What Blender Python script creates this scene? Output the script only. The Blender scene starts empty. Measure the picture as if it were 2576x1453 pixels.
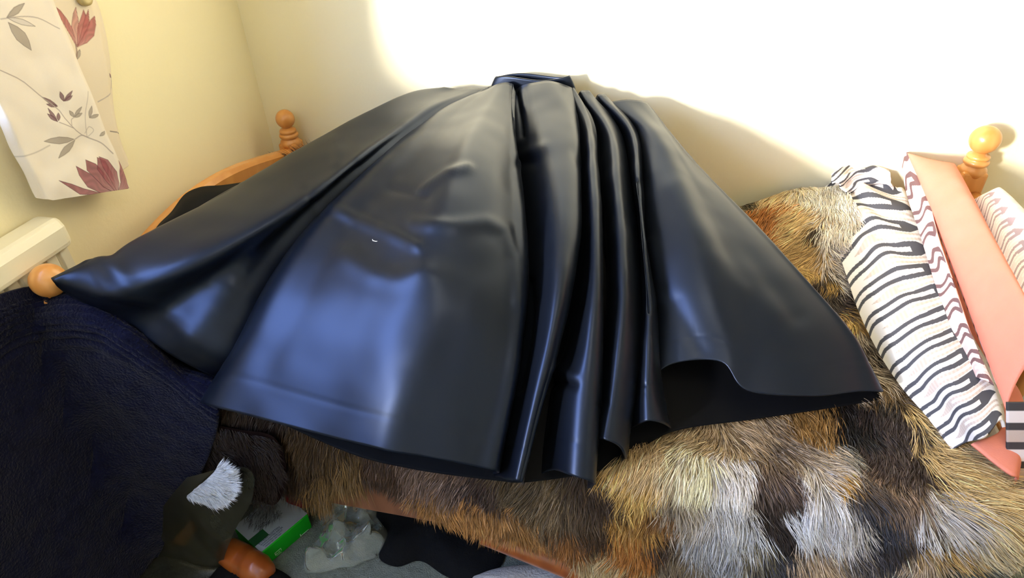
import bpy, math, random
import numpy as np
from mathutils import Matrix, Vector

random.seed(4); rng = np.random.default_rng(7)
SC = bpy.context.scene
COL = SC.collection

# ------------------------------------------------------------------ camera
W, H, FPX = 2576, 1453, 1650.0
CAM = np.array([0.0, -1.898, 1.6])
def _axes(pitch, yaw, roll):
    p, y, r = np.radians([pitch, yaw, roll])
    fw = np.array([-np.sin(y)*np.cos(p), np.cos(y)*np.cos(p), -np.sin(p)])
    rt = np.array([np.cos(y), np.sin(y), 0.0]); up = np.cross(rt, fw)
    return fw, rt*np.cos(r)+up*np.sin(r), -rt*np.sin(r)+up*np.cos(r)
FW, RT, UP = _axes(35, 14, -2)
cam = bpy.data.cameras.new('camera'); camo = bpy.data.objects.new('camera', cam); COL.objects.link(camo)
M = Matrix.Identity(4)
for i in range(3):
    M[i][0], M[i][1], M[i][2], M[i][3] = RT[i], UP[i], -FW[i], CAM[i]
camo.matrix_world = M
cam.sensor_width = 36.0; cam.lens = FPX/W*36.0; cam.clip_start = .02
SC.camera = camo
SC.view_settings.view_transform = 'Standard'; SC.view_settings.look = 'None'
SC.view_settings.gamma = 1.0; SC.view_settings.use_curve_mapping = False
SC.view_settings.exposure = 0.3
try:
    SC.cycles.use_denoising = True
    SC.cycles.max_bounces = 8; SC.cycles.diffuse_bounces = 5; SC.cycles.glossy_bounces = 3
    SC.cycles.transparent_max_bounces = 10; SC.cycles.transmission_bounces = 4
    SC.cycles.sample_clamp_indirect = 6.0
    SC.cycles.caustics_reflective = False; SC.cycles.caustics_refractive = False
except Exception:
    pass

# ------------------------------------------------------------------ light
SKY_STRENGTH, DAY_POWER, FILL_POWER = 13.0, 1250.0, 6.0
wd = bpy.data.worlds.new('daylight_sky'); SC.world = wd; wd.use_nodes = True
wn = wd.node_tree.nodes; bg = wn['Background']
bg.inputs[0].default_value = (0.40, 0.55, 1.0, 1); bg.inputs[1].default_value = SKY_STRENGTH
def area(name, loc, target, size, power, color, shape='DISK', size_y=None):
    l = bpy.data.lights.new(name, 'AREA'); l.shape = shape; l.size = size
    if size_y: l.size_y = size_y
    l.energy = power; l.color = color
    o = bpy.data.objects.new(name, l); COL.objects.link(o); o.location = loc
    o.rotation_euler = (Vector(target)-Vector(loc)).to_track_quat('-Z', 'Y').to_euler()
    return o
# bright low daylight coming in through the window in the left wall
area('hazy_daylight', (-3.3, -5.33, 1.86), (0.2, 0, 1.35), .75, DAY_POWER, (1.0, .97, .95), 'ELLIPSE', 1.05)
# warm fill light added below the ceiling, no such fitting is seen
area('warm_fill', (0.3, -1.5, 2.36), (0.3, -1.5, 0), .9, FILL_POWER, (1.0, .86, .62))

# ------------------------------------------------------------------ helpers
def proj(P):
    d = np.asarray(P, float)-CAM; k = d@FW
    return np.stack([W/2+FPX*(d@RT)/k, H/2-FPX*(d@UP)/k], -1)
def ray(px, py):
    return FW+RT*(px-W/2)/FPX-UP*(py-H/2)/FPX
def on(px, py, x=None, y=None, z=None):
    r = ray(px, py)
    t = (x-CAM[0])/r[0] if x is not None else (y-CAM[1])/r[1] if y is not None else (z-CAM[2])/r[2]
    return CAM+r*t
def lin(c):
    c = np.asarray(c, float)/255.0
    return np.where(c <= .04045, c/12.92, ((c+.055)/1.055)**2.4)
def L4(c): return (*[float(v) for v in lin(c)], 1.0)
def spline(P, n):
    """Catmull-Rom through the points, n samples evenly spaced by chord length."""
    P = np.asarray(P, float); m = len(P)
    d = np.r_[0, np.cumsum(np.maximum(np.linalg.norm(np.diff(P, axis=0), axis=1), 1e-6))]
    return hermite(d/d[-1], P, np.linspace(0, 1, n))
def hermite(x, P, q):
    x = np.asarray(x, float); P = np.asarray(P, float); m = len(x)
    s = np.diff(P, axis=0)/np.diff(x)[:, None]
    T = np.zeros_like(P); T[0] = s[0]; T[-1] = s[-1]
    if m > 2:
        h = np.diff(x)[:, None]
        T[1:-1] = (s[:-1]*h[1:]+s[1:]*h[:-1])/(h[1:]+h[:-1])
    i = np.clip(np.searchsorted(x, q, 'right')-1, 0, m-2)
    h = (x[i+1]-x[i])[:, None]; u = ((q-x[i])/(x[i+1]-x[i]))[:, None]
    return ((2*u**3-3*u**2+1)*P[i]+(u**3-2*u**2+u)*h*T[i]+(-2*u**3+3*u**2)*P[i+1]+(u**3-u**2)*h*T[i+1])
_nz = np.random.default_rng(11).random((64, 64, 64))
def noise(P, f):
    P = np.asarray(P)*f; i = np.floor(P).astype(int); u = P-i; u = u*u*(3-2*u); r = 0
    for a in (0, 1):
        for b in (0, 1):
            for c in (0, 1):
                w = (u[..., 0] if a else 1-u[..., 0])*(u[..., 1] if b else 1-u[..., 1])*(u[..., 2] if c else 1-u[..., 2])
                r = r+w*_nz[(i[..., 0]+a) % 64, (i[..., 1]+b) % 64, (i[..., 2]+c) % 64]
    return r*2-1
def smooth(a, b, x):
    t = np.clip((x-a)/(b-a), 0, 1); return t*t*(3-2*t)
def inpoly(P, poly):
    x, y = P[..., 0], P[..., 1]; r = np.zeros(x.shape, bool); n = len(poly)
    for i in range(n):
        x1, y1 = poly[i]; x2, y2 = poly[(i+1) % n]
        if y1 == y2: continue
        r ^= ((y1 > y) != (y2 > y)) & (x < (x2-x1)*(y-y1)/(y2-y1)+x1)
    return r
def linedist(P, pts):
    d = np.full(P.shape[:-1], 1e9)
    for a, b in zip(pts[:-1], pts[1:]):
        a = np.array(a, float); v = np.array(b, float)-a
        t = np.clip(((P-a)@v)/max(v@v, 1e-9), 0, 1)
        d = np.minimum(d, np.linalg.norm(P-a-t[..., None]*v, axis=-1))
    return d

def put(o, label=None, cat=None, group=None, kind=None, parent=None):
    if o.name not in COL.objects: COL.objects.link(o)
    if label: o['label'] = label
    if cat: o['category'] = cat
    if group: o['group'] = group
    if kind: o['kind'] = kind
    if parent: o.parent = parent
    return o
def empty(name, loc, label, cat, group=None):
    o = bpy.data.objects.new(name, None); o.location = loc; o.empty_display_size = .05
    put(o, label, cat, group); EMPT[o.name] = np.array(loc, float); return o
EMPT = {}
def mesh(name, V, F, mat, parent=None, smooth_=True, col=None, **kw):
    V = np.asarray(V, float).reshape(-1, 3)
    if parent is not None:
        V = V-ORG(parent)
    me = bpy.data.meshes.new(name)
    me.from_pydata(V.tolist(), [], [list(map(int, f)) for f in F])
    me.materials.append(mat)
    if smooth_: me.polygons.foreach_set('use_smooth', np.ones(len(me.polygons), bool))
    if col is not None:
        ca = me.color_attributes.new('Col', 'FLOAT_COLOR', 'POINT')
        c = np.ones((len(V), 4)); c[:, :3] = col.reshape(-1, 3); ca.data.foreach_set('color', c.ravel())
    me.validate(); me.update()
    o = bpy.data.objects.new(name, me); put(o, parent=parent, **kw)
    return o
def ORG(o):
    r = np.zeros(3)
    while o is not None:
        r = r+np.array(o.location); o = o.parent
    return r
def gridF(n, m, close_m=False):
    i, j = np.meshgrid(np.arange(n-1), np.arange(m if close_m else m-1), indexing='ij')
    k = (j+1) % m
    return np.stack([i*m+j, i*m+k, (i+1)*m+k, (i+1)*m+j], -1).reshape(-1, 4)
def gridobj(name, G, mat, parent=None, close=False, col=None, solid=0, flip=False, **kw):
    n, m = G.shape[:2]; F = gridF(n, m, close)
    if flip: F = F[:, ::-1]
    o = mesh(name, G, F, mat, parent, col=col, **kw)
    if solid:
        md = o.modifiers.new('thickness', 'SOLIDIFY'); md.thickness = solid; md.offset = -1
    return o
def box(lo, hi):
    x0, y0, z0 = lo; x1, y1, z1 = hi
    V = [(x0,y0,z0),(x1,y0,z0),(x1,y1,z0),(x0,y1,z0),(x0,y0,z1),(x1,y0,z1),(x1,y1,z1),(x0,y1,z1)]
    return V, [(3,2,1,0),(4,5,6,7),(0,1,5,4),(1,2,6,5),(2,3,7,6),(3,0,4,7)]
def joinVF(parts):
    V, F = [], []
    for v, f in parts:
        k = len(V); V += [tuple(a) for a in v]; F += [tuple(i+k for i in g) for g in f]
    return V, F
def bevel(o, w=.004, s=2):
    m = o.modifiers.new('bevel', 'BEVEL'); m.width = w; m.segments = s; m.limit_method = 'ANGLE'; return o
def lathe(prof, c, n=28, axis='z'):
    V, F = [], []; c = np.array(c, float)
    for r, h in prof:
        for k in range(n):
            a = 2*math.pi*k/n
            p = (r*math.cos(a), r*math.sin(a), h)
            if axis == 'x': p = (h, p[0], p[1])
            if axis == 'y': p = (p[0], h, p[1])
            V.append(c+p)
    m = len(prof)
    for i in range(m-1):
        for k in range(n):
            F.append((i*n+k, i*n+(k+1) % n, (i+1)*n+(k+1) % n, (i+1)*n+k))
    F.append(tuple(range(n))[::-1]); F.append(tuple((m-1)*n+k for k in range(n)))
    return V, F
def tube(path, rad, n=10):
    path = np.asarray(path, float); m = len(path); rad = np.broadcast_to(rad, m)
    T = np.gradient(path, axis=0); T /= np.linalg.norm(T, axis=1)[:, None]
    ref = np.array([0, 0, 1.0]) if abs(T[0][2]) < .9 else np.array([1.0, 0, 0])
    A = np.cross(T, ref); A /= np.linalg.norm(A, axis=1)[:, None]; B = np.cross(T, A)
    a = np.linspace(0, 2*np.pi, n, endpoint=False)
    G = path[:, None]+rad[:, None, None]*(np.cos(a)[None, :, None]*A[:, None]+np.sin(a)[None, :, None]*B[:, None])
    V = G.reshape(-1, 3); F = [tuple(f) for f in gridF(m, n, True)]
    F += [tuple(range(n))[::-1], tuple((m-1)*n+k for k in range(n))]
    return V, F

# ------------------------------------------------------------------ materials
def mat(name, col=None, rough=.6, spec=.4, bump=None, attr=False, sheen=0, metal=0, vary=None, coat=0, **k):
    m = bpy.data.materials.new(name); m.use_nodes = True
    nt = m.node_tree; N, Lk = nt.nodes, nt.links; b = N['Principled BSDF']
    b.inputs['Roughness'].default_value = rough; b.inputs['Specular IOR Level'].default_value = spec
    b.inputs['Metallic'].default_value = metal
    if sheen:
        b.inputs['Sheen Weight'].default_value = sheen; b.inputs['Sheen Roughness'].default_value = .4
    if coat:
        b.inputs['Coat Weight'].default_value = coat; b.inputs['Coat Roughness'].default_value = .15
    tc = N.new('ShaderNodeTexCoord')
    if attr:
        a = N.new('ShaderNodeAttribute'); a.attribute_name = 'Col'; src = a.outputs['Color']
    else:
        rgb = N.new('ShaderNodeRGB'); rgb.outputs[0].default_value = L4(col); src = rgb.outputs[0]
    if vary:
        sc, amt = vary
        n = N.new('ShaderNodeTexNoise'); n.inputs['Scale'].default_value = sc; n.inputs['Detail'].default_value = 4
        Lk.new(tc.outputs['Object'], n.inputs['Vector'])
        mr = N.new('ShaderNodeMapRange'); mr.inputs['To Min'].default_value = 1-amt; mr.inputs['To Max'].default_value = 1+amt
        mr.inputs['From Min'].default_value = .25; mr.inputs['From Max'].default_value = .75
        Lk.new(n.outputs['Fac'], mr.inputs['Value'])
        mx = N.new('ShaderNodeVectorMath'); mx.operation = 'SCALE'
        Lk.new(src, mx.inputs[0]); Lk.new(mr.outputs[0], mx.inputs['Scale']); src = mx.outputs[0]
    Lk.new(src, b.inputs['Base Color'])
    if bump:
        kind, sc, st = bump
        if kind == 'wave':
            n = N.new('ShaderNodeTexWave'); n.inputs['Scale'].default_value = sc
            n.inputs['Distortion'].default_value = 3; n.inputs['Detail'].default_value = 3
        elif kind == 'weave':
            n = N.new('ShaderNodeTexMagic'); n.inputs['Scale'].default_value = sc
        else:
            n = N.new('ShaderNodeTexNoise'); n.inputs['Scale'].default_value = sc; n.inputs['Detail'].default_value = 5
        Lk.new(tc.outputs['Object'], n.inputs['Vector'])
        bp = N.new('ShaderNodeBump'); bp.inputs['Strength'].default_value = st; bp.inputs['Distance'].default_value = .01
        Lk.new(n.outputs[1 if kind != 'wave' and kind != 'weave' else 1] if kind != 'noise' else n.outputs['Fac'], bp.inputs['Height'])
        Lk.new(bp.outputs[0], b.inputs['Normal'])
    m['_b'] = 1
    return m
def wood(name, c1, c2, scale=14, rough=.32):
    m = mat(name, c1, rough, .5, coat=.25)
    nt = m.node_tree; N, Lk = nt.nodes, nt.links; b = N['Principled BSDF']
    tc = N.new('ShaderNodeTexCoord'); mp = N.new('ShaderNodeMapping'); mp.inputs['Scale'].default_value = (1, 1, .35)
    w = N.new('ShaderNodeTexWave'); w.bands_direction = 'X'; w.inputs['Scale'].default_value = scale
    w.inputs['Distortion'].default_value = 6; w.inputs['Detail'].default_value = 3; w.inputs['Detail Scale'].default_value = 1.6
    r = N.new('ShaderNodeValToRGB'); r.color_ramp.elements[0].color = L4(c2); r.color_ramp.elements[1].color = L4(c1)
    r.color_ramp.elements[0].position = .0; r.color_ramp.elements[1].position = .8
    Lk.new(tc.outputs['Object'], mp.inputs['Vector']); Lk.new(mp.outputs[0], w.inputs['Vector'])
    Lk.new(w.outputs['Fac'], r.inputs[0]); Lk.new(r.outputs[0], b.inputs['Base Color'])
    return m
M_WALL = mat('cream_paint', (248, 237, 198), .85, .2, bump=('noise', 90, .06))
M_CEIL = mat('ceiling_paint', (205, 196, 170), .9, .2)
M_CARPET = mat('carpet_grey', (128, 134, 126), .95, .1, bump=('noise', 260, .9), vary=(60, .18))
M_PINE = wood('varnished_pine', (222, 156, 84), (210, 142, 70), 9)
M_DARKPINE = wood('orange_stained_wood', (158, 82, 32), (140, 70, 26), 6)
M_RAIL = wood('dull_brown_wood', (132, 84, 56), (118, 72, 46), 6, .5)
M_RAD = mat('cream_enamel', (238, 230, 205), .35, .5)
M_WHITE = mat('white_gloss_paint', (240, 238, 230), .4, .5)
M_CURT = mat('printed_cotton', attr=True, rough=.75, spec=.25, bump=('noise', 500, .08), sheen=.1)
M_SATIN = mat('midnight_navy_satin', (35, 42, 56), .37, .5, metal=.8)
M_LINING = mat('black_lining', (7, 8, 12), .7, .12)
M_NAVY = mat('navy_wool', (14, 16, 40), .95, .1, bump=('noise', 180, .8), vary=(40, .3), sheen=.08)
M_BLACK = mat('black_cotton', (16, 17, 20), .9, .15, bump=('noise', 200, .3))
M_DUVET = mat('printed_bedding', attr=True, rough=.8, spec=.2, bump=('noise', 420, .08))
M_PEACH = mat('peach_cotton', (238, 146, 122), .85, .2, bump=('noise', 300, .12), vary=(30, .03))
M_FUR = mat('fur_hair', attr=True, rough=.55, spec=.3)
M_SKIN = mat('fur_underlayer', attr=True, rough=.95, spec=.05)
M_MATT = mat('white_mattress_ticking', (225, 222, 215), .9, .2)
M_RED = mat('dark_red_cloth', (92, 8, 28), .8, .2, bump=('noise', 120, .3))
M_GREEN = mat('green_card', (8, 160, 22), .45, .4)
M_GREYC = mat('grey_printed_card', (150, 160, 172), .5, .4)
M_DKGREEN = mat('dark_green_print', (24, 74, 40), .5, .4)
M_INK = mat('dark_print_ink', (38, 48, 66), .6, .3)
M_PALEINK = mat('white_print_ink', (205, 230, 205), .6, .3)
M_HOOK = mat('antique_cream_metal', (196, 176, 122), .35, .5)
M_LINT = mat('white_thread', (240, 240, 240), .8, .2)
def plastic(name, tint, alpha, rough=.08):
    m = bpy.data.materials.new(name); m.use_nodes = True; nt = m.node_tree; N, Lk = nt.nodes, nt.links
    b = N['Principled BSDF']; b.inputs['Base Color'].default_value = L4(tint); b.inputs['Roughness'].default_value = rough
    b.inputs['Specular IOR Level'].default_value = .8; b.inputs['Alpha'].default_value = alpha
    return m
M_CLEAR = bpy.data.materials.new('clear_polythene'); M_CLEAR.use_nodes = True
_n, _l = M_CLEAR.node_tree.nodes, M_CLEAR.node_tree.links; _n.remove(_n['Principled BSDF'])
_t = _n.new('ShaderNodeBsdfTransparent'); _t.inputs[0].default_value = (.86, .90, .88, 1)
_g = _n.new('ShaderNodeBsdfGlossy'); _g.inputs['Roughness'].default_value = .09; _g.inputs['Color'].default_value = (.9, .95, .93, 1)
_w = _n.new('ShaderNodeLayerWeight'); _w.inputs['Blend'].default_value = .32
_m = _n.new('ShaderNodeMixShader'); _l.new(_w.outputs['Fresnel'], _m.inputs[0]); _l.new(_t.outputs[0], _m.inputs[1]); _l.new(_g.outputs[0], _m.inputs[2])
_d = _n.new('ShaderNodeBsdfDiffuse'); _d.inputs[0].default_value = (.62, .68, .64, 1)
_m2 = _n.new('ShaderNodeMixShader'); _m2.inputs[0].default_value = .24; _l.new(_m.outputs[0], _m2.inputs[1]); _l.new(_d.outputs[0], _m2.inputs[2])
_l.new(_m2.outputs[0], _n['Material Output'].inputs['Surface'])
M_FILM = plastic('smoky_polythene', (40, 40, 33), .74, .3)

# ------------------------------------------------------------------ room shell
XL, XR, YF, ZC = -1.306, 2.0, -3.3, 2.4
WY0, WY1, WZ0, WZ1 = -3.05, -.985, 1.19, 2.2     # window opening in the left wall
def struct(name, VF, m, **k):
    return mesh(name, *VF, m, smooth_=False, kind='structure', **k)
struct('floor', box((XL-.1, YF-.1, -.1), (XR+.1, .1, 0)), M_CARPET)
struct('ceiling', box((XL-.1, YF-.1, ZC), (XR+.1, .1, ZC+.1)), M_CEIL)
struct('wall_back', box((XL-.12, 0, 0), (XR+.1, .1, ZC)), M_WALL)
struct('wall_right', box((XR, YF-.1, 0), (XR+.1, 0, ZC)), M_WALL)
struct('wall_front', box((XL-.12, YF-.1, 0), (XR+.1, YF, ZC)), M_WALL)
struct('wall_left', joinVF([box((XL-.12, YF, 0), (XL, 0, WZ0)), box((XL-.12, YF, WZ1), (XL, 0, ZC)),
                            box((XL-.12, WY1, WZ0), (XL, 0, WZ1)), box((XL-.12, YF, WZ0), (XL, WY0, WZ1))]), M_WALL)
struct('baseboard_back', box((XL, -.016, 0), (XR, 0, .09)), M_WHITE)
struct('baseboard_left', box((XL, YF, 0), (XL+.016, -.016, .09)), M_WHITE)
win = bpy.data.objects.new('window_1', None); win.location = (XL-.06, (WY0+WY1)/2, WZ0); put(win, kind='structure')
for lo, hi in (((XL-.10, WY0, WZ0), (XL-.05, WY1, WZ0+.045)), ((XL-.10, WY0, WZ1-.045), (XL-.05, WY1, WZ1)),
               ((XL-.10, WY0, WZ0), (XL-.05, WY0+.045, WZ1)), ((XL-.10, WY1-.045, WZ0), (XL-.05, WY1, WZ1))):
    bevel(mesh('window_frame', *box(lo, hi), M_WHITE, win, False))
mesh('window_sill', *box((XL-.04, WY0, WZ0-.03), (XL+.05, WY1, WZ0)), M_WHITE, win, False)

# ------------------------------------------------------------------ bed
bed = empty('bed', (-.2, -.54, 0), 'orange pine single bed with ball-topped corner posts standing against the cream back wall', 'bed')
FX, HX, YB, YFR = -1.195, .83, -.062, -1.03
def post(x, y, top, ball, nm='bedpost'):
    s = .030
    zs = top-2*ball-.046                       # shoulder height
    V, F = box((x-s, y-s, 0), (x+s, y+s, zs))
    p = mesh(nm, V, F, M_PINE, bed, False); bevel(p, .007, 3)
    prof = [(s*1.0, zs-.02), (s*1.12, zs-.004), (s*1.02, zs+.008), (s*.86, zs+.017), (s*.80, zs+.020), (s*.97, zs+.026), (s*1.03, zs+.035), (s*.97, zs+.044),
            (s*.76, zs+.047), (s*.87, zs+.051), (s*.93, zs+.059), (s*.84, zs+.067), (s*.56, zs+.070), (s*.5, zs+.078)]
    prof = [(r, zs+(h-zs)*(.62 if h > zs else .8)) for r, h in prof]
    mesh('turned_collar', *lathe(prof, (x, y, 0)), M_PINE, p)
    c = top-ball
    pr = [(max(ball*math.sin(a), .0005), c-ball*math.cos(a)) for a in np.linspace(.35, math.pi, 18)]
    mesh('ball_finial', *lathe(pr, (x, y, 0)), M_PINE, p)
post(FX, YB, .883, .030); post(FX, YFR, .905, .035)
post(HX-.015, YB, .945, .036); post(HX-.015, YFR, .945, .036)
# footboard: arched top rail, lower rail and turned spindles
n = 40; ys = np.linspace(YB-.02, YFR+.02, n); q = (ys-YB)/(YFR-YB)
zt = .757+.085*np.sin(np.pi*np.clip(q, 0, 1))**1.2
prof = [(-.017, -.075), (-.021, -.012), (-.012, 0), (.012, 0), (.021, -.012), (.017, -.075)]
G = np.stack([np.stack([np.full(n, FX+a), ys, zt+b], -1) for a, b in prof], 1)
V = G.reshape(-1, 3); F = [tuple(f) for f in gridF(n, 6, True)]+[(0, 1, 2, 3, 4, 5), tuple((n-1)*6+k for k in range(6))[::-1]]
mesh('arched_rail', V, F, M_PINE, bed, False)
bevel(mesh('lower_rail', *box((FX-.014, YFR, .36), (FX+.014, YB, .46)), M_PINE, bed, False))
SP = [(.011, 0), (.013, .04), (.008, .06), (.015, .12), (.017, .17), (.012, .24), (.008, .29), (.012, .33), (.010, .37)]
for k in range(6):
    y = YFR+(k+1)*(YB-YFR)/7
    zt_ = .70+.08*math.sin(math.pi*(k+1)/7)
    mesh('spindle', *lathe([(r, .44+h/.37*(zt_-.44)) for r, h in SP], (FX, y, 0), 12), M_PINE, bed)
# headboard
hb = tube([(HX, YB, .752), (HX, (YB+YFR)/2, .752), (HX, YFR, .752)], .024, 16)
mesh('head_rail', *hb, M_PINE, bed)
bevel(mesh('lower_head_rail', *box((HX-.014, YFR, .36), (HX+.014, YB, .46)), M_PINE, bed, False))
for k in range(6):
    y = YFR+(k+1)*(YB-YFR)/7
    mesh('spindle', *lathe([(r, .44+h/.37*.30) for r, h in SP], (HX, y, 0), 12), M_PINE, bed)
bevel(mesh('side_rail', *box((FX, -1.012, .255), (HX, -.988, .375)), M_RAIL, bed, False))
bevel(mesh('side_rail', *box((FX, -.10, .255), (HX, -.076, .375)), M_PINE, bed, False))
for k in range(9):
    x = FX+.15+k*.215
    mesh('slat', *box((x, -.985, .335), (x+.07, -.105, .352)), M_PINE, bed, False)
mt = mesh('mattress', *box((FX+.04, -.985, .353), (HX-.05, -.10, .53)), M_MATT, smooth_=False,
          label='white single mattress under the fur throw, on the pine bed', cat='mattress')
bevel(mt, .04, 4)

# ------------------------------------------------------------------ radiator on left wall
RY1 = -.915; RX = XL+.012
rad = empty('radiator', (RX, -1.5, .30), 'cream panel radiator with fluted front under the floral curtain', 'radiator')
y0, y1 = -2.6, RY1
# fluted front
yy = np.linspace(y0, y1-.006, 620); per = .0335
ph = ((y1-yy) % per)/per
dx = .050-.010*(1-smooth(.0, .16, np.minimum(ph, 1-ph)))
rows = []
for z, k in ((.32, -.012), (.335, 0), (.865, 0), (.893, 0)):
    rows.append(np.stack([RX+dx+k, yy, np.full_like(yy, z)], -1))
gridobj('fluted_panel', np.stack(rows), M_RAD, rad)
mesh('rear_panel', *box((RX+.004, y0, .32), (RX+.036, y1, .895)), M_RAD, rad, False)
# top casing with rounded end
pts = []
pf = [(.004, .885), (.062, .885), (.064, .895), (.064, .930), (.056, .946), (.048, .9505), (.004, .9505)]
ends = [(y0, 1), (y1-.012, 1), (y1-.004, .97), (y1+.004, .86), (y1+.007, .7)]
G = np.stack([np.stack([np.array([RX+.03+(a-.03)*s, y, .917+(b-.917)*s]) for a, b in pf]) for y, s in ends])
V = G.reshape(-1, 3); F = [tuple(f) for f in gridF(5, 7, True)]+[tuple(range(7))[::-1], tuple(28+k for k in range(7))]
bevel(mesh('top_casing', V, F, M_RAD, rad, False), .003, 2)

# ------------------------------------------------------------------ curtain with flower print
cur = empty('curtain', (XL+.05, -.8, .92), 'cream curtain printed with maroon flowers and grey leaves, hanging on left wall', 'curtain')
def Pz(pts, x):            # photograph-space print outlines are measured on the cloth plane
    return [on(px, py, x=x)[1:] for px, py in pts]
def paint(YZ, base, x, polys, lines):
    col = np.broadcast_to(lin(base), YZ.shape[:-1]+(3,)).copy()
    for pts, fill, edge, veins in polys:
        P = Pz(pts, x); m = inpoly(YZ, P); c = np.array(P).mean(0)
        d = linedist(YZ, P+[P[0]])
        f = lin(fill); e = lin(edge)
        b0 = np.array(P[0]); tip = max(P, key=lambda p: np.hypot(*(np.array(p)-b0)))
        ax = np.array(tip)-b0; Lx = np.hypot(*ax)+1e-9; ax = ax/Lx
        rel = YZ-b0; s = rel@ax; w = rel@np.array([-ax[1], ax[0]])
        st = .5+.5*np.sin(w/np.maximum(s+.004, .004)*26+3*np.sin(s*120))
        k = (.55+.45*st*veins)[..., None] if veins else 1.0
        mixc = f*(1-(1-k)*.6)+(lin((235, 205, 200))-f)*((1-s/Lx).clip(0, 1)**3*.35*(1 if veins else 0))[..., None]
        col[m] = (col*.1+mixc*.9)[m]
        a = np.clip(1-d/.0011, 0, 1)[..., None]*.85
        col = col*(1-a)+e*a
    for pts, c, wd_, al in lines:
        P = Pz(pts, x); P = [tuple(v) for v in spline(np.array(P), 14)]
        a = np.clip(1.5-linedist(YZ, P)/wd_, 0, 1)[..., None]*al
        col = col*(1-a)+lin(c)*a
    return col
MAR, DK, LEAF, LED, STEM = (158, 88, 98), (84, 44, 60), (172, 160, 148), (120, 110, 104), (176, 164, 158)
PINK, PUR = (186, 106, 104), (130, 98, 104)
def leaf(b, t, w, f=LEAF, e=LED):
    b = np.array(b, float); t = np.array(t, float); v = t-b; nrm = np.array([-v[1], v[0]])/np.hypot(*v)*w
    return ([tuple(b+v*s+nrm*k) for s, k in ((0, 0), (.25, .7), (.5, 1), (.75, .65), (1, 0), (.75, -.65), (.5, -1), (.25, -.7))], f, e, 0)
flower1 = [([(285,488),(240,490),(195,488),(176,474),(146,454),(175,462),(205,474),(245,484)], MAR, DK, 1),
           ([(285,488),(250,486),(215,470),(196,440),(190,418),(222,436),(252,466)], MAR, DK, 1),
           ([(288,486),(255,470),(232,445),(216,428),(214,402),(236,412),(262,440),(278,466)], MAR, DK, 1),
           ([(288,486),(262,455),(240,425),(241,396),(262,404),(282,440)], MAR, DK, 1),
           ([(290,484),(300,458),(298,428),(302,404),(316,430),(323,455),(322,472)], MAR, DK, 1),
           ([(290,484),(268,440),(254,420),(246,394),(270,402),(292,432),(296,460)], MAR, DK, 1)]
curF = [leaf((188,350),(116,356),9), leaf((190,352),(150,398),8), leaf((14,44),(58,8),9), leaf((18,56),(80,126),13),
        leaf((14,44),(88,66),7, (214,206,200), LED)]
for b, t in (((148,266),(108,244)), ((148,268),(120,262)), ((160,254),(150,230)), ((160,254),(180,228)), ((162,254),(180,240)),
             ((146,306),(124,272)), ((146,306),(122,286)), ((148,304),(150,284)), ((186,294),(174,278)), ((186,294),(204,268)), ((188,295),(206,284)),
             ((224,296),(228,266)), ((224,296),(248,288)), ((250,342),(266,330))):
    curF.append(leaf(b, t, 4.2, PUR if b[0] < 170 else LEAF, DK if b[0] < 170 else LED))
linF = [([(0,176),(60,205),(110,246),(150,275),(165,300),(185,322),(215,342),(225,346)], STEM, .0011, .9),
        ([(225,346),(255,360),(282,386)], STEM, .0014, .9), ([(222,344),(210,340),(190,350)], STEM, .0012, .9),
        ([(185,322),(165,314),(150,308)], STEM, .0010, .9), ([(180,315),(180,300),(188,294)], STEM, .001, .8), ([(222,344),(215,310),(218,230)], STEM, .0009, .7),
        ([(50,397),(90,385),(130,366)], (200,190,180), .0014, .9), ([(0,48),(40,42),(90,44),(150,72)], STEM, .0011, .8),
        ([(222,346),(235,325),(225,318),(216,335)], STEM, .0008, .7)]
xF = XL+.064
ny, nz = 300, 420
yv = np.linspace(-.9235, -.6985, ny); zv = np.r_[np.linspace(2.25, 1.42, 20)[:-1], np.linspace(1.42, .90, nz)]
A, B = np.meshgrid(zv, yv, indexing='ij')
# slanted lower edge
zb = np.interp(yv, [-.9235, -.905, -.8, -.6985], [1.000, .985, .950, .9135])
Bz = np.where(A > 1.42, A, zb[None, :]+(A-.90)/(1.42-.90)*(1.42-zb[None, :]))
YZ = np.stack([B, Bz], -1)
colF = paint(YZ, (236, 226, 214), xF, flower1+curF, linF)
wr = noise(np.stack([B*0, B, Bz*.8], -1), 26)*.004+noise(np.stack([B*0, B, Bz*.5], -1), 9)*.006
XX = xF+wr+.012*smooth(.985, 1.0, (B+.9235)/.225)*0-.010*smooth(.9, 1, (B+.9235)/.225)**2-.016*smooth(.06, 0, (B+.9235)/.225)**2
gridobj('front_panel', np.stack([XX, B, Bz], -1), M_CURT, cur, col=colF, solid=.0025)
xR = XL+.030
flower2 = [([(192,118),(178,92),(158,58),(134,14),(150,26),(168,48),(186,78)], PINK, (128,62,66), 1),
           ([(192,118),(180,66),(184,34),(190,18),(198,50),(200,80)], (206,150,140), (128,80,76), 1),
           ([(194,118),(196,70),(206,38),(210,24),(222,52),(212,90)], PINK, (128,62,66), 1),
           ([(194,118),(206,80),(214,46),(222,24),(226,62),(214,98)], PINK, (128,62,66), 1),
           ([(194,118),(216,80),(228,50),(238,40),(241,62),(236,90),(218,108)], PINK, (128,62,66), 1),
           leaf((192,150),(200,124),5), leaf((290,196),(282,184),3, PUR, DK)]
linR = [([(190,152),(192,130),(190,112)], (140,110,100), .002, .8), ([(246,256),(275,238),(290,220),(292,196)], STEM, .0011, .9),
        ([(276,330),(310,336),(332,346)], (120,108,102), .0013, .9), ([(292,220),(310,260),(330,330)], (205,195,184), .001, .7)]
yR = float(on(330, 396, x=xR)[1]); yR2 = float(on(262, 20, x=xR)[1])
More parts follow.
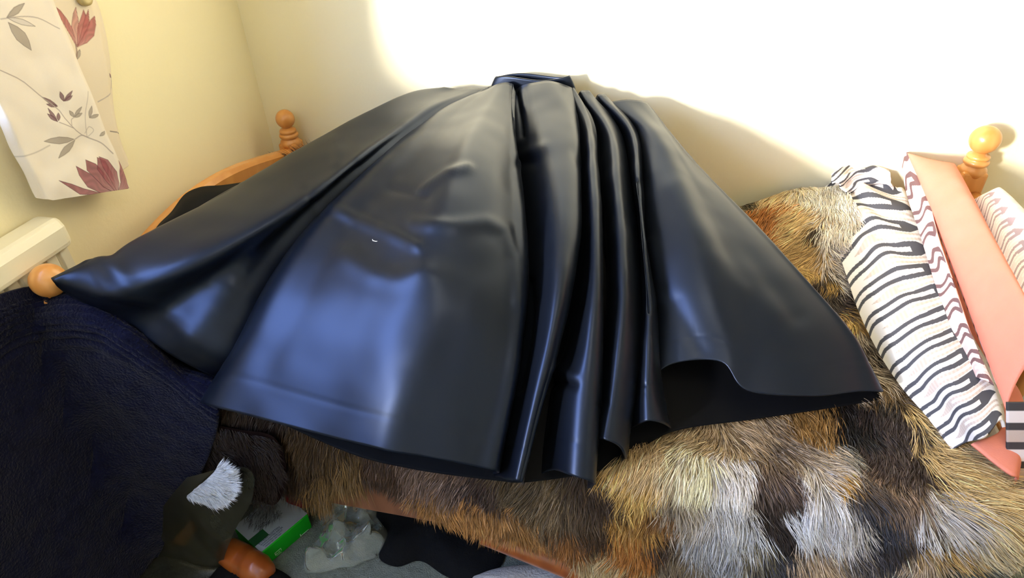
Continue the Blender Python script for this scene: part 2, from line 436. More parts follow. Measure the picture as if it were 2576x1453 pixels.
yv = np.linspace(-.74, yR, 110); zv = np.r_[np.linspace(2.25, 1.42, 20)[:-1], np.linspace(1.42, .955, 330)]
A, B = np.meshgrid(zv, yv, indexing='ij')
zb = np.interp(yv, [-.74, yR-.02, yR], [.945, .948, .955])
Bz = np.where(A > 1.42, A, zb[None, :]+(A-.955)/(1.42-.955)*(1.42-zb[None, :]))
B2 = B+((yR2-yR)*smooth(.98, 1.3, Bz))*((B+.74)/(yR+.74))
colR = paint(np.stack([B2, Bz], -1), (232, 218, 196), xR, flower2, linR)
XX = xR+noise(np.stack([B*0, B, Bz*.5], -1), 22)*.003-.014*smooth(.8, 1, (B+.74)/(yR+.74))
gridobj('rear_fold', np.stack([XX, B2, Bz], -1), M_CURT, cur, col=colR, solid=.002)
hk = empty('curtain_tieback_hook', (XL, -.600, 1.318), 'small cream tieback knob on the left wall above the curtain fold', 'curtain hook')
mesh('stem', *lathe([(.008, 0), (.006, .006), (.006, .03)], (XL, -.600, 1.325), 16, 'x'), M_HOOK, hk)
mesh('knob', *lathe([(.010, .024), (.017, .028), (.019, .036), (.017, .044), (.009, .047), (.006, .044), (.001, .044)], (XL, -.600, 1.325), 24, 'x'), M_HOOK, hk)

# ------------------------------------------------------------------ fur throw
def Z_bed(x, y):
    x = np.asarray(x, float); y = np.asarray(y, float)
    z = .578-.022*smooth(.55,.1,x)*smooth(-1.0,-.9,y)+.150*smooth(-.62, -.06, y)*smooth(.0, .45, x)
    z = z+.02*smooth(-.95, -.5, y)*smooth(.3, .55, x)
    return z
FUR_EDGE = [((1985,405),.775),((2110,455),.745),((2170,560),.72),((2215,680),.70),((2235,800),.68),((2310,920),.665),((2400,1000),.655),((2490,1080),.665),((2590,1180),.66),((2640,1270),.62)]
ep = np.array([on(*p, z=z) for p, z in FUR_EDGE]); eo = np.argsort(ep[:, 1])
def x_max(y): return np.minimum(np.interp(y, ep[eo, 1], ep[eo, 0]), .80)
HX_ = [-1.0, -.93, -.86, -.78, -.70, -.62, -.52, -.44, -.30, -.15, -.06, .0, .08, 1.0]
HZ_ = [.50, .40, .31, .28, .28, .40, .42, .34, .32, .30, .25, .12, .03, .03]
NS, NT = 300, 260
def fur_surf(s, t):
    """s 0..1 foot to head, t 0..1 wall to front edge of the mattress, 1..1.7 hanging."""
    s = np.asarray(s, float); t = np.asarray(t, float)
    tt = np.minimum(t, 1.0); y = -.035+(-.985+.035)*tt
    xm = x_max(y); x0 = -1.13+.20*smooth(.5, 1, tt)
    x = x0+(xm-x0)*s
    z = Z_bed(x, y)
    h = np.clip((t-1)/.7, 0, 1)
    zl = np.interp(x, HX_, HZ_)
    a = np.clip(h/.12, 0, 1)*np.pi/2
    R = .035
    y = y-R*np.sin(a)-.015*h+.02*noise(np.stack([x*1.0, x*0, x*0], -1), 5)*h
    z = z-R*(1-np.cos(a))-np.clip((h-.12)/.88, 0, 1)*np.maximum(z-R-zl, 0)
    P = np.stack([x, y, z], -1)
    b = .012*noise(P, 6.5)+.006*noise(P, 15)
    P = P+np.stack([b*0, -b*smooth(1, 1.1, t), b*(1-.7*smooth(1, 1.1, t))], -1)
    return P
S_, T_ = np.meshgrid(np.linspace(0, 1, NS), np.linspace(0, 1.7, NT), indexing='ij')
FG = fur_surf(S_, T_); FP = proj(FG)
# pelts of the patchwork: position, colour, lie of the hair (both read off the photograph), hair length, spread
PEL = [
 ((1850,470),(150,138,110),(.5,.6),.03,.8),((1838,462),(48,46,40),(.3,.7),.03,.35),((1872,500),(52,46,36),(.3,.7),.03,.4),
 ((1920,560),(176,112,54),(-.7,.7),.035,1.2),((1960,470),(226,190,138),(-.75,.6),.045,1.0),((1930,620),(186,128,66),(-.6,.8),.035,.8),
 ((2010,560),(214,180,126),(-.9,.45),.045,.9),((2015,640),(186,152,100),(-.8,.6),.04,.8),((2052,585),(84,68,52),(-.4,.9),.03,.5),
 ((1995,425),(236,218,184),(.6,.5),.045,.9),((2085,490),(244,232,208),(.4,.9),.045,1.0),((2115,570),(240,226,204),(.2,1),.045,.9),
 ((2140,650),(196,184,176),(.7,.5),.045,.8),((2000,690),(206,170,104),(.9,.4),.035,.6),((2060,745),(56,45,38),(.3,1),.03,.9),
 ((2160,720),(206,198,196),(.8,.5),.05,.8),((2145,765),(78,66,66),(.9,.1),.04,.7),((2170,790),(170,150,138),(.6,.6),.04,.6),
 ((2090,720),(168,134,76),(.1,1),.03,.35),((2120,830),(82,64,48),(.4,.9),.03,.5),
 ((2165,800),(204,166,104),(.3,.9),.04,.8),((2240,860),(190,174,158),(.8,.6),.05,.9),((2180,890),(74,62,54),(.4,.9),.035,.6),
 ((2290,950),(186,170,152),(.95,.2),.055,1.0),((2235,985),(120,96,64),(.2,1),.04,.6),((2230,1010),(46,40,36),(.1,1),.03,.5),
 ((2330,1040),(206,174,116),(.5,.85),.05,.7),((2420,1060),(206,182,140),(1,.1),.06,1.1),((2400,1130),(200,170,118),(1,.12),.065,1.2),
 ((2470,1170),(206,176,120),(1,.2),.065,1.2),((2440,1240),(196,168,116),(1,.25),.065,1.1),((2520,1290),(206,178,126),(1,.4),.065,1.2),
 ((2270,1090),(58,48,45),(.15,1),.03,1.0),((2260,1170),(66,54,50),(.1,1),.03,1.0),((2270,1260),(126,104,86),(.1,1),.03,1.1),((2320,1200),(60,48,44),(.4,1),.035,.6),
 ((2400,1310),(196,188,182),(.85,.55),.06,1.0),((2480,1350),(190,172,140),(.9,.5),.06,1.0),((2400,1370),(198,160,104),(.85,.6),.05,.9),((2340,1350),(86,72,64),(.4,.9),.035,.6),
 ((2500,1430),(92,96,92),(.8,.5),.02,1.2),((2420,1430),(96,98,94),(.8,.5),.02,.9),
 ((2050,1090),(150,112,62),(.2,1),.04,.8),((2150,1090),(34,31,28),(.3,.8),.03,.8),((2060,1140),(176,158,134),(.7,.5),.045,.8),
 ((2120,1150),(120,116,104),(.8,.4),.04,.6),((2090,1180),(190,174,156),(.9,.3),.04,.8),((2110,1205),(176,134,66),(.4,.8),.03,.5),((2030,1200),(196,186,176),(-.2,1),.045,.6),
 ((2060,1290),(214,210,210),(.25,1),.06,1.0),((2110,1310),(198,190,186),(.3,1),.06,.9),((2190,1300),(58,58,66),(.35,1),.045,1.0),((2180,1240),(86,74,66),(.4,1),.04,.8),
 ((1790,1110),(184,160,124),(-.5,.8),.05,.9),((1860,1100),(176,150,116),(.8,.5),.05,.9),((1750,1180),(222,212,172),(-.1,1),.06,.8),((1710,1180),(170,152,122),(-.3,1),.05,.8),
 ((1840,1190),(206,196,186),(.3,1),.055,.8),((1820,1270),(200,194,190),(.1,1),.065,1.0),((1850,1340),(186,184,184),(.1,1),.065,1.0),((1800,1380),(160,158,158),(.1,1),.06,.9),
 ((1700,1260),(158,142,122),(-.1,1),.055,1.0),((1750,1290),(176,164,150),(.1,1),.06,.9),((1930,1270),(54,43,38),(.3,1),.035,1.1),((1960,1220),(84,68,60),(.5,.9),.04,.9),
 ((1950,1140),(136,116,94),(.7,.6),.05,1.0),((1930,1180),(110,92,78),(.5,.9),.045,.8),((1890,1370),(122,112,90),(.1,1),.05,.8),((1960,1350),(52,44,42),(.3,1),.035,.9),
 ((1625,1150),(190,164,124),(-.1,1),.05,.9),((1610,1230),(196,158,92),(-.15,1),.055,.9),((1590,1310),(172,128,68),(-.1,1),.06,.9),((1590,1370),(160,104,50),(0,1),.06,.9),
 ((1545,1410),(186,162,122),(-.5,.85),.055,.8),((1650,1290),(134,94,54),(.1,1),.05,.8),((1660,1370),(70,54,44),(.1,1),.045,.8),((1700,1400),(128,112,92),(.1,1),.05,.8),
 ((2050,1400),(182,156,128),(.6,.8),.06,1.0),((1960,1420),(72,70,76),(.2,1),.045,1.0),((2140,1420),(132,120,112),(.6,.8),.05,.9),((2200,1400),(70,66,72),(.6,.8),.05,.8),
 ((2310,1410),(188,164,140),(.2,1),.05,.7),((2240,1380),(60,52,52),(.4,1),.04,.7),((2260,1430),(150,140,134),(.4,1),.05,.7),
 ((1190,1300),(160,114,64),(.1,1),.035,1.1),((1100,1270),(150,108,62),(.1,1),.03,.7),((1110,1220),(110,88,74),(-.5,.9),.035,.9),((1200,1240),(64,48,42),(-.3,1),.03,.9),((1240,1250),(84,66,54),(0,1),.03,.7),
 ((1290,1310),(150,108,62),(0,1),.04,.9),((1340,1240),(88,72,50),(-.6,.8),.05,1.0),((1390,1270),(122,102,76),(-.5,.9),.05,.9),((1440,1290),(86,70,54),(-.2,1),.05,1.0),
 ((1500,1250),(70,54,44),(0,1),.045,1.1),((1480,1330),(70,52,38),(.1,1),.05,.8),((1440,1350),(140,94,52),(.1,1),.04,.7),
 ((770,1130),(62,44,24),(.1,1),.06,1.0),((850,1220),(104,78,42),(.1,1),.06,1.0),((730,1150),(44,30,20),(0,1),.05,.8),((650,1060),(40,28,22),(0,1),.03,1.2),((950,1200),(70,50,36),(.1,1),.03,.8),
 ((735,378),(46,32,26),(-.85,-.5),.055,.9),((690,420),(216,196,164),(-.7,.3),.03,.7),
]
def fill_frame(PFX, FGr):
    e = 1e-3
    return None
Sn, Tn = S_.ravel(), T_.ravel(); FPf = FP.reshape(-1, 2); FGf = FG.reshape(-1, 3); Dp = (FGf-CAM)@FW
seedP, seedD, seedS, seedT = [], [], [], []
for (p, c, d, ln, sp) in PEL:
    dist = np.hypot(FPf[:, 0]-p[0], FPf[:, 1]-p[1]); k = np.argmin(dist+np.where(dist < 30, Dp*20, 500))
    s, t = Sn[k], Tn[k]; e = .004
    P0 = fur_surf(s, t); Ps = fur_surf(s+e, t)-P0; Pt = fur_surf(s, t+e)-P0
    J = np.stack([proj(P0+Ps)-proj(P0), proj(P0+Pt)-proj(P0)], 1)
    try: ab = np.linalg.solve(J, np.array(d)*4.0)
    except np.linalg.LinAlgError: ab = np.array([0, 1.0])
    v = Ps*ab[0]+Pt*ab[1]; seedP.append(P0); seedD.append(v/(np.linalg.norm(v)+1e-9)); seedS.append(s); seedT.append(t)
seedP = np.array(seedP); seedD = np.array(seedD); seedC = np.array([lin(c) for _, c, _, _, _ in PEL]); seedL = np.array([p[3] for p in PEL]); seedR = np.array([p[4] for p in PEL])
def pelt(P, jit=.012):
    Pq = P+jit*np.stack([noise(P+3.1, 28), noise(P+7.7, 28), noise(P+1.3, 28)], -1)
    d = np.full(len(P), 1e9); k = np.zeros(len(P), int)
    D2 = np.full(len(P), 1e9); k2 = np.zeros(len(P), int)
    for i in range(len(seedP)):
        q = np.linalg.norm(Pq-seedP[i], axis=1)/seedR[i]
        new = q < d
        k2 = np.where(new, k, np.where(q < D2, i, k2)); D2 = np.where(new, d, np.minimum(D2, q))
        k = np.where(new, i, k); d = np.where(new, q, d)
    w = np.clip(.5-(D2-d)/.05*.5, 0, .5)
    return k, k2, w
k, k2, w_ = pelt(FGf)
basec = (seedC[k]*(1-w_[:, None])+seedC[k2]*w_[:, None])*.6
fur = gridobj('fur_throw', FG, M_SKIN, col=basec, label='patchwork throw of brown, grey and blond fur pelts spread over the bed under the skirt', cat='fur throw')
OUTL = [(150,700),(300,640),(620,460),(1060,245),(1300,215),(1620,275),(1900,585),(2070,775),(2195,965),(1900,1030),(1690,1060),(1560,1140),(1480,1190),(1280,1190),(1000,1140),(870,1095),(545,1010)]
def make_hair(N, name, sampler, parent, mfun, width=.0011):
    P, Nn, D, C, Ln, W_ = sampler(N)
    n = len(P)
    seg = 3
    lift = rng.uniform(.25, .8, n)[:, None]
    D = np.nan_to_num(D, nan=.3); D /= np.linalg.norm(D, axis=1)[:, None]+1e-9
    side = np.cross(D, Nn); side /= np.linalg.norm(side, axis=1)[:, None]+1e-9
    cl = noise(P*np.array([1, 1, 1]), 45)[:, None]*.55+noise(P+5, 16)[:, None]*.45+rng.normal(0, .16, n)[:, None]
    D = D+side*cl; D /= np.linalg.norm(D, axis=1)[:, None]
    g = np.array([0, 0, -1.0])
    pts = [P]
    for q in range(1, seg+1):
        u = q/seg
        dirn = D*(.45+.9*u)+Nn*lift*(1.0-.85*u)+g*.25*u
        dirn /= np.linalg.norm(dirn, axis=1)[:, None]
        pts.append(pts[-1]+dirn*(Ln/seg)[:, None])
    tw = rng.normal(0, .5, n)[:, None]
    sd = side*np.cos(tw)+Nn*np.sin(tw)
    V = np.zeros((n, 2*seg+1, 3)); cc = np.zeros((n, 2*seg+1, 3))
    tapers = [1.0, .95, .7]
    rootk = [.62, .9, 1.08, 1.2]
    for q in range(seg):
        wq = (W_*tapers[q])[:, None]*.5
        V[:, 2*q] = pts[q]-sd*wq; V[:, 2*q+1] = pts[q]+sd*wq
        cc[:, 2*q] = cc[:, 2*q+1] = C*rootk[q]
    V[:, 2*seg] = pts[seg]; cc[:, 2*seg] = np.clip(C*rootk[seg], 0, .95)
    b = (np.arange(n)*(2*seg+1))[:, None]
    quads = np.concatenate([b+np.array([[2*q, 2*q+1, 2*q+3, 2*q+2]]) for q in range(seg-1)], 0)
    tri = b+np.array([[2*seg-2, 2*seg-1, 2*seg]])
    V[..., 1] = np.minimum(V[..., 1], -.004); V[..., 2] = np.maximum(V[..., 2], .004)
    me = bpy.data.meshes.new(name)
    Vf = V.reshape(-1, 3)-(ORG(parent) if parent is not None else 0)
    me.vertices.add(len(Vf)); me.vertices.foreach_set('co', Vf.ravel())
    idx = np.concatenate([quads.ravel(), tri.ravel()]); me.loops.add(len(idx)); me.loops.foreach_set('vertex_index', idx.astype(np.int32))
    st = np.concatenate([np.arange(len(quads))*4, len(quads)*4+np.arange(len(tri))*3]); me.polygons.add(len(st))
    me.polygons.foreach_set('loop_start', st.astype(np.int32))
    me.update(calc_edges=True)
    me.polygons.foreach_set('use_smooth', np.ones(len(st), bool))
    ca = me.color_attributes.new('Col', 'FLOAT_COLOR', 'POINT'); c4 = np.ones((len(Vf), 4)); c4[:, :3] = cc.reshape(-1, 3); ca.data.foreach_set('color', c4.ravel())
    me.materials.append(M_FUR); me.validate()
    o = bpy.data.objects.new(name, me); put(o, parent=parent, kind='stuff')
    return o
def fur_sampler(N):
    s = rng.random(N*3); t = rng.random(N*3)*1.7
    P = fur_surf(s, t)
    # keep an even density and drop what lies deep under the skirt
    e = 1e-3
    Ps = (fur_surf(s+e, t)-P)/e; Pt = (fur_surf(s, t+e)-P)/e
    cr = np.cross(Ps, Pt); A = np.linalg.norm(cr, axis=1); Nn = cr/np.maximum(A, 1e-9)[:, None]
    Nn[(Nn*(CAM-P)).sum(1) < 0] *= -1
    px = proj(P)
    keep = (rng.random(len(P)) < A/np.quantile(A, .98)) & ~inpoly(px, OUTL) & (A > 1e-4)
    keep &= (px[:, 0] > 560) & (px[:, 0] < 2680) & (px[:, 1] < 1560)
    s, t, P, Nn, px = s[keep], t[keep], P[keep], Nn[keep], px[keep]
    k, k2, w = pelt(P)
    sw = rng.random(len(P)) < w
    kk = np.where(sw, k2, k)
    D = seedD[k]*(1-w[:, None])+seedD[k2]*w[:, None]; D -= Nn*(D*Nn).sum(1)[:, None]; D /= np.linalg.norm(D, axis=1)[:, None]+1e-9
    C = seedC[kk]*np.exp(rng.normal(0, .28, len(P)))[:, None]*(1+.28*noise(P+9, 60)[:, None])
    gh = rng.random(len(P)); C = np.where((gh < .06)[:, None], C*.35, C); C = np.where((gh > .93)[:, None], np.minimum(C*1.6+.05, .9), C)
    Ln = seedL[kk]*rng.uniform(.6, 1.25, len(P)); Wd = rng.uniform(.0008, .0018, len(P))
    return P, Nn, D, np.clip(C, .004, .9), Ln, Wd
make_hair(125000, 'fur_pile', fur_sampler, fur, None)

zt0 = lambda a, b: on(a, b, y=-.135)
TIP = [(692,420),(706,400),(735,390),(762,384),(785,378),(825,388),(800,404),(745,428),(704,436)]
FT = [TIP, zt0]
# ------------------------------------------------------------------ satin skirt
skirt = empty('skirt', (-.35, -.6, .58), 'full-length pleated midnight navy satin skirt spread out over the bed', 'skirt')
NV = 150
def column(px, ytop, zhem, off=0.0, n=NV, bulge=0.0, offtop=None):
    p = spline(np.array(px, float), n); v = np.linspace(0, 1, n)
    zt = on(*p[0], y=ytop)[2]
    pr = smooth(0, .22, v) if offtop is None else .14*smooth(0, .22, v)+.86*smooth(.40, .92, v)
    z = zt+(zhem-zt)*v+off*pr+bulge*np.sin(np.pi*v)
    return np.stack([on(a, b, z=c) for (a, b), c in zip(p, z)])
R_, T_k = -.105, -.090
COLS = [
 # back tuck, then left-hand panel
 ([(1150,235),(1090,262),(960,330),(830,410),(700,490),(560,580),(420,660),(300,720),(215,745)], T_k, .80, -.06, 0),
 ([(1120,228),(1060,240),(930,300),(790,380),(640,470),(500,550),(400,605),(310,655),(230,690),(170,712),(150,722)], -.085, .862, 0, 0),
 ([(1120,222),(1060,231),(905,297),(765,375),(620,460),(480,540),(385,588),(310,630),(285,652),(240,655),(190,678),(134,704)], R_, .905, 0, 0),
 ([(1150,225),(1080,250),(950,335),(830,425),(700,515),(560,605),(450,670),(350,712),(270,740),(172,738)], R_, .862, 0, .03),
 ([(1180,225),(1095,262),(1000,322),(900,400),(780,500),(640,610),(520,700),(420,770),(330,824)], R_, .775, .0, .07),
 ([(1205,225),(1110,268),(985,350),(850,455),(730,560),(630,680),(555,790),(490,860),(430,888)], R_, .725, 0, .075),
 ([(1228,226),(1136,282),(1018,376),(882,502),(796,598),(718,704),(652,838),(602,920),(540,945)], -.095, .65, -.010, .068),
 ([(1240,235),(1160,300),(1060,400),(930,520),(840,620),(760,740),(690,870),(640,950),(580,968)], -.075, .575, -.08, .02),
 # large front panel
 ([(1240,228),(1150,275),(1030,370),(885,495),(790,585),(708,692),(640,830),(593,915),(535,1008)], -.075, .60, -.05, .02),
 ([(1235,222),(1130,270),(1000,365),(860,490),(770,580),(690,690),(620,830),(575,915),(514,1015)], R_, .658, 0.005, .08),
 ([(1245,216),(1155,285),(1045,400),(920,540),(825,670),(755,815),(690,940),(640,1048)], -.118, .665, .02, .065),
 ([(1258,212),(1185,300),(1110,430),(1020,570),(950,710),(895,850),(850,980),(800,1090)], -.118, .665, .025, .07),
 ([(1268,210),(1215,300),(1160,430),(1110,570),(1060,710),(1020,850),(990,980),(955,1126)], -.118, .665, .035, .07),
 ([(1277,210),(1250,300),(1235,430),(1215,570),(1190,710),(1165,850),(1135,1000),(1100,1153)], -.115, .655, .025, .06),
 ([(1284,212),(1280,300),(1280,420),(1285,560),(1282,700),(1265,850),(1238,1000),(1195,1172)], -.11, .645, .01, .045),
 ([(1288,214),(1289,300),(1303,420),(1319,560),(1325,700),(1310,850),(1287,1000),(1250,1185)], R_, .63, 0, .04),
 ([(1284,232),(1283,312),(1292,430),(1305,570),(1308,710),(1290,860),(1262,1000),(1228,1195)], T_k, .595, -.08, 0),
 # centre pleats
 ([(1292,226),(1300,300),(1312,420),(1324,560),(1328,700),(1314,850),(1292,1000),(1258,1200)], -.09, .605, -.022, .03),
 ([(1318,216),(1330,300),(1345,420),(1360,560),(1364,700),(1348,850),(1322,1000),(1280,1206)], -.10, .622, -.012, .04),
 ([(1342,211),(1365,290),(1386,400),(1402,560),(1398,720),(1372,880),(1338,1030),(1298,1208)], -.115, .63, .0, .055),
 ([(1385,208),(1422,280),(1432,400),(1438,560),(1420,720),(1390,880),(1348,1030),(1306,1209)], -.115, .628, .0, .05),
 ([(1438,226),(1453,330),(1457,450),(1455,600),(1430,750),(1398,890),(1354,1040),(1311,1210)], R_, .618, 0, .035),
 ([(1436,240),(1440,330),(1440,450),(1435,600),(1412,760),(1380,900),(1340,1050),(1315,1214)], T_k, .585, -.07, 0),
 ([(1444,236),(1452,330),(1462,450),(1464,600),(1448,740),(1424,860),(1396,960),(1375,1080),(1350,1200)], -.08, .575, -.032, .025),
 ([(1440,228),(1462,310),(1474,440),(1478,600),(1466,740),(1440,860),(1408,950),(1398,1070),(1394,1182)], R_, .61, -.01, .03),
 ([(1440,226),(1474,300),(1490,440),(1497,600),(1494,740),(1478,870),(1462,980),(1450,1090),(1440,1195)], R_, .635, .01, .04),
 ([(1442,226),(1484,297),(1502,440),(1511,597),(1513,740),(1512,870),(1503,1050),(1491,1214)], R_, .62, 0, .03),
 ([(1446,240),(1478,320),(1490,450),(1496,600),(1498,740),(1496,880),(1488,1050),(1478,1222)], T_k, .57, -.07, 0),
 ([(1456,240),(1500,330),(1515,460),(1526,620),(1526,750),(1516,870),(1498,1000),(1482,1130)], -.08, .565, -.032, .025),
 ([(1462,232),(1512,325),(1524,460),(1534,620),(1535,750),(1527,860),(1508,990),(1482,1106)], R_, .625, -.01, .03),
 ([(1470,231),(1535,330),(1552,460),(1566,630),(1567,760),(1555,880),(1537,1000),(1515,1104)], R_, .665, .006, .035),
 ([(1478,231),(1552,328),(1576,460),(1600,630),(1605,760),(1598,880),(1580,1010),(1556,1122)], R_, .65, .005, 0),
 ([(1480,232),(1556,330),(1582,463),(1608,640),(1612,760),(1606,890),(1588,1040),(1569,1152)], -.10, .615, -.01, 0),
 ([(1482,245),(1550,345),(1570,470),(1594,640),(1598,760),(1592,890),(1575,1040),(1556,1165)], T_k, .57, -.07, 0),
 ([(1500,248),(1568,345),(1590,470),(1610,640),(1613,770),(1606,880),(1596,980),(1588,1100)], -.08, .56, -.032, .025),
 ([(1505,240),(1575,330),(1596,460),(1613,640),(1615,770),(1606,880),(1594,985),(1586,1082)], R_, .62, -.01, .03),
 ([(1515,240),(1590,330),(1606,460),(1622,630),(1634,770),(1632,880),(1630,980),(1632,1058)], R_, .665, .006, .03),
 ([(1522,243),(1600,330),(1615,460),(1625,610),(1648,770),(1654,890),(1665,990),(1682,1074)], -.10, .62, -.005, 0),
 ([(1524,262),(1592,350),(1604,470),(1614,620),(1634,780),(1640,900),(1650,1000),(1668,1090)], T_k, .56, -.08, 0),
 # right-hand panel, open at the hem
 ([(1530,262),(1600,340),(1618,450),(1622,580),(1645,720),(1652,820),(1660,920),(1682,1030)], -.08, .60, -.032, .025),
 ([(1524,262),(1594,325),(1617,440),(1619,560),(1636,680),(1653,780),(1652,880),(1650,955)], R_, .66, 0, .02),
 ([(1535,259),(1610,325),(1640,440),(1660,570),(1680,700),(1694,800),(1698,880),(1700,913)], -.118, .69, .012, .025),
 ([(1570,254),(1650,345),(1705,470),(1745,600),(1775,720),(1800,820),(1812,880),(1815,910)], -.12, .70, .02, .025),
 ([(1600,256),(1685,360),(1760,490),(1820,620),(1860,740),(1885,850),(1892,920),(1880,982)], -.12, .665, .02, .01),
 ([(1618,260),(1700,368),(1790,495),(1870,620),(1940,740),(1995,850),(2030,930),(2045,996)], -.115, .66, .012, .005),
 ([(1626,264),(1702,365),(1800,475),(1895,580),(1990,685),(2065,775),(2130,875),(2160,985)], -.11, .655, .004, 0),
 ([(1628,266),(1703,362),(1802,470),(1900,570),(2000,680),(2075,765),(2150,860),(2190,930),(2218,986)], R_, .645, 0, 0),
 ([(1622,280),(1690,375),(1780,480),(1870,580),(1960,680),(2040,780),(2110,880),(2190,985)], T_k, .615, -.05, 0),
]
def loft(cols, per=9, taper_tuck=True):
    K = np.stack([column(px, yt, zh, off, NV, bl, True if off <= -.03 and px[0][0] > 1283 else None) for px, yt, zh, off, bl in cols])   # K x NV x 3
    x = np.arange(len(K)); q = np.linspace(0, len(K)-1, (len(K)-1)*per+1)
    return np.stack([hermite(x, K[:, j], q) for j in range(NV)])                          # NV x NU x 3
SG = loft(COLS)
# local dents and creases of the stiff cloth: (pixel polyline, width px, height m)
SP_ = proj(SG)
NU = SG.shape[1]
dSu = np.gradient(SG, axis=1); dSv = np.gradient(SG, axis=0); SN = np.cross(dSu, dSv); SN /= np.linalg.norm(SN, axis=2)[..., None]+1e-9
SN[(SN*(CAM-SG)).sum(-1) < 0] *= -1
CRE = [([(1062,490),(1090,468),(1130,440),(1175,428)], 12, .010), ([(985,478),(1040,490),(1075,500)], 12, -.005),
       ([(850,530),(900,556),(960,580),(1050,622)], 15, .010), ([(900,600),(990,650)], 34, -.004),
       ([(1045,566),(1140,572),(1220,560),(1268,580),(1292,650),(1296,760)], 17, .009), ([(1110,640),(1200,680)], 45, -.005),
       ([(880,650),(935,690),(1000,704),(1068,690)], 24, .007),
       ([(1085,700),(1088,780),(1070,870),(1030,960),(1000,1050),(985,1125)], 40, .007),
       ([(1190,240),(1095,268),(1000,335),(905,405)], 12, .004),
       ([(1298,235),(1306,290),(1312,340)], 11, -.020), ([(1316,232),(1322,270)], 6, .006), ([(1336,710),(1342,790),(1330,880),(1312,980)], 9, -.012),
       ([(1310,395),(1345,380),(1370,372)], 14, .007), ([(1305,410),(1340,408)], 14, -.007),
       ([(1400,925),(1425,938),(1445,948)], 12, .010), ([(1398,965),(1420,960),(1440,968)], 12, -.012),
       ([(1500,1020),(1530,1014)], 6, -.003), ([(1598,970),(1640,968)], 6, -.003),
       ([(260,655),(310,700),(370,745),(430,790),(480,840)], 24, .006), ([(520,700),(580,720),(620,740)], 20, .006),
       ([(840,350),(852,385),(846,415)], 10, .004), ([(1700,760),(1760,880)], 22, -.006), ([(1700,470),(1790,640),(1860,730)], 26, .006), ([(1780,500),(1880,640),(2000,800)], 24, -.005),
       ([(1640,610),(1655,700),(1658,760)], 12, .006), ([(770,480),(800,540)], 10, -.004), ([(1440,380),(1460,420)],12,-.004)]
vis = ((SN*(CAM-SG)).sum(-1) > 0)
for pts, wd_, h in CRE:
    d = linedist(SP_, pts); a = np.exp(-(d/wd_)**2)*h
    SG = SG+SN*a[..., None]*.62
lump = .0035*noise(SG, 7)+.0012*noise(SG, 18)
SG = SG+SN*lump[..., None]
# stitched hem line
vv = np.linspace(0, 1, NV)[:, None]
SG = SG+SN*(-.0006*np.exp(-((vv-.915)/.006)**2))[..., None]
gridobj('satin_shell', SG, M_SATIN, skirt, solid=.004)
# inner lining / rear layer of the skirt below the shell
LC = [
 ([(1130,240),(1000,330),(830,430),(660,540),(470,650),(330,715),(215,760)], T_k, .80, -.04, 0),
 ([(1180,245),(1080,330),(940,450),(780,570),(620,720),(480,800),(350,848)], T_k, .75, -.03, .02),
 ([(1210,245),(1130,350),(1010,500),(880,660),(740,820),(640,920),(562,990)], T_k, .625, -.03, .0),
 ([(1240,245),(1190,360),(1110,530),(1030,720),(950,900),(890,1030),(850,1128)], T_k, .63, -.05, 0),
 ([(1270,245),(1240,380),(1200,560),(1150,760),(1100,940),(1060,1080),(1030,1178)], T_k, .60, -.04, 0),
 ([(1300,245),(1290,380),(1280,560),(1270,760),(1260,940),(1250,1080),(1245,1208)], T_k, .595, -.04, 0),
 ([(1360,245),(1380,380),(1390,560),(1390,760),(1370,940),(1350,1080),(1330,1212)], T_k, .60, -.04, 0),
 ([(1430,250),(1460,380),(1480,560),(1480,760),(1475,940),(1465,1080),(1480,1190)], T_k, .60, -.04, 0),
 ([(1480,260),(1540,380),(1560,560),(1565,760),(1550,940),(1550,1080),(1568,1160)], T_k, .61, -.04, 0),
 ([(1530,270),(1600,400),(1640,560),(1660,760),(1670,900),(1680,1010),(1690,1086)], T_k, .625, -.04, 0),
 ([(1570,275),(1660,400),(1740,560),(1800,720),(1850,860),(1880,960),(1900,1054)], T_k, .635, -.05, 0),
 ([(1600,280),(1690,400),(1800,540),(1900,680),(1980,820),(2040,930),(2090,1026)], T_k, .638, -.05, 0),
 ([(1618,280),(1695,375),(1800,490),(1900,590),(2000,700),(2090,820),(2160,920),(2221,1004)], T_k, .635, -.04, 0),
]
LG = loft(LC, 8)
gridobj('lining', LG, M_LINING, skirt, label='black inner lining seen below the hem', solid=.002)
# rear layer of the skirt bunched over the footboard
BC = [([(640,456),(560,468),(500,474),(474,485),(430,538),(400,568),(384,592)], .86), ([(650,470),(570,490),(510,500),(480,515),(440,560),(410,585),(386,598)], .872),
      ([(660,478),(590,510),(530,530),(490,548),(450,575),(420,592),(390,602)], .862), ([(690,480),(620,520),(560,555),(500,590),(470,610),(440,620),(400,625)], .84)]
BG = np.stack([np.stack([on(a, b, z=z-.03*(i < 3)*(1-i/3)) for i, (a, b) in enumerate(spline(np.array(p, float), 40)*1.0)]) for p, z in BC], 1)
BG = np.stack([spline(BG[i], 16) for i in range(40)])
gridobj('rear_hem', BG, M_LINING, skirt, solid=.003)
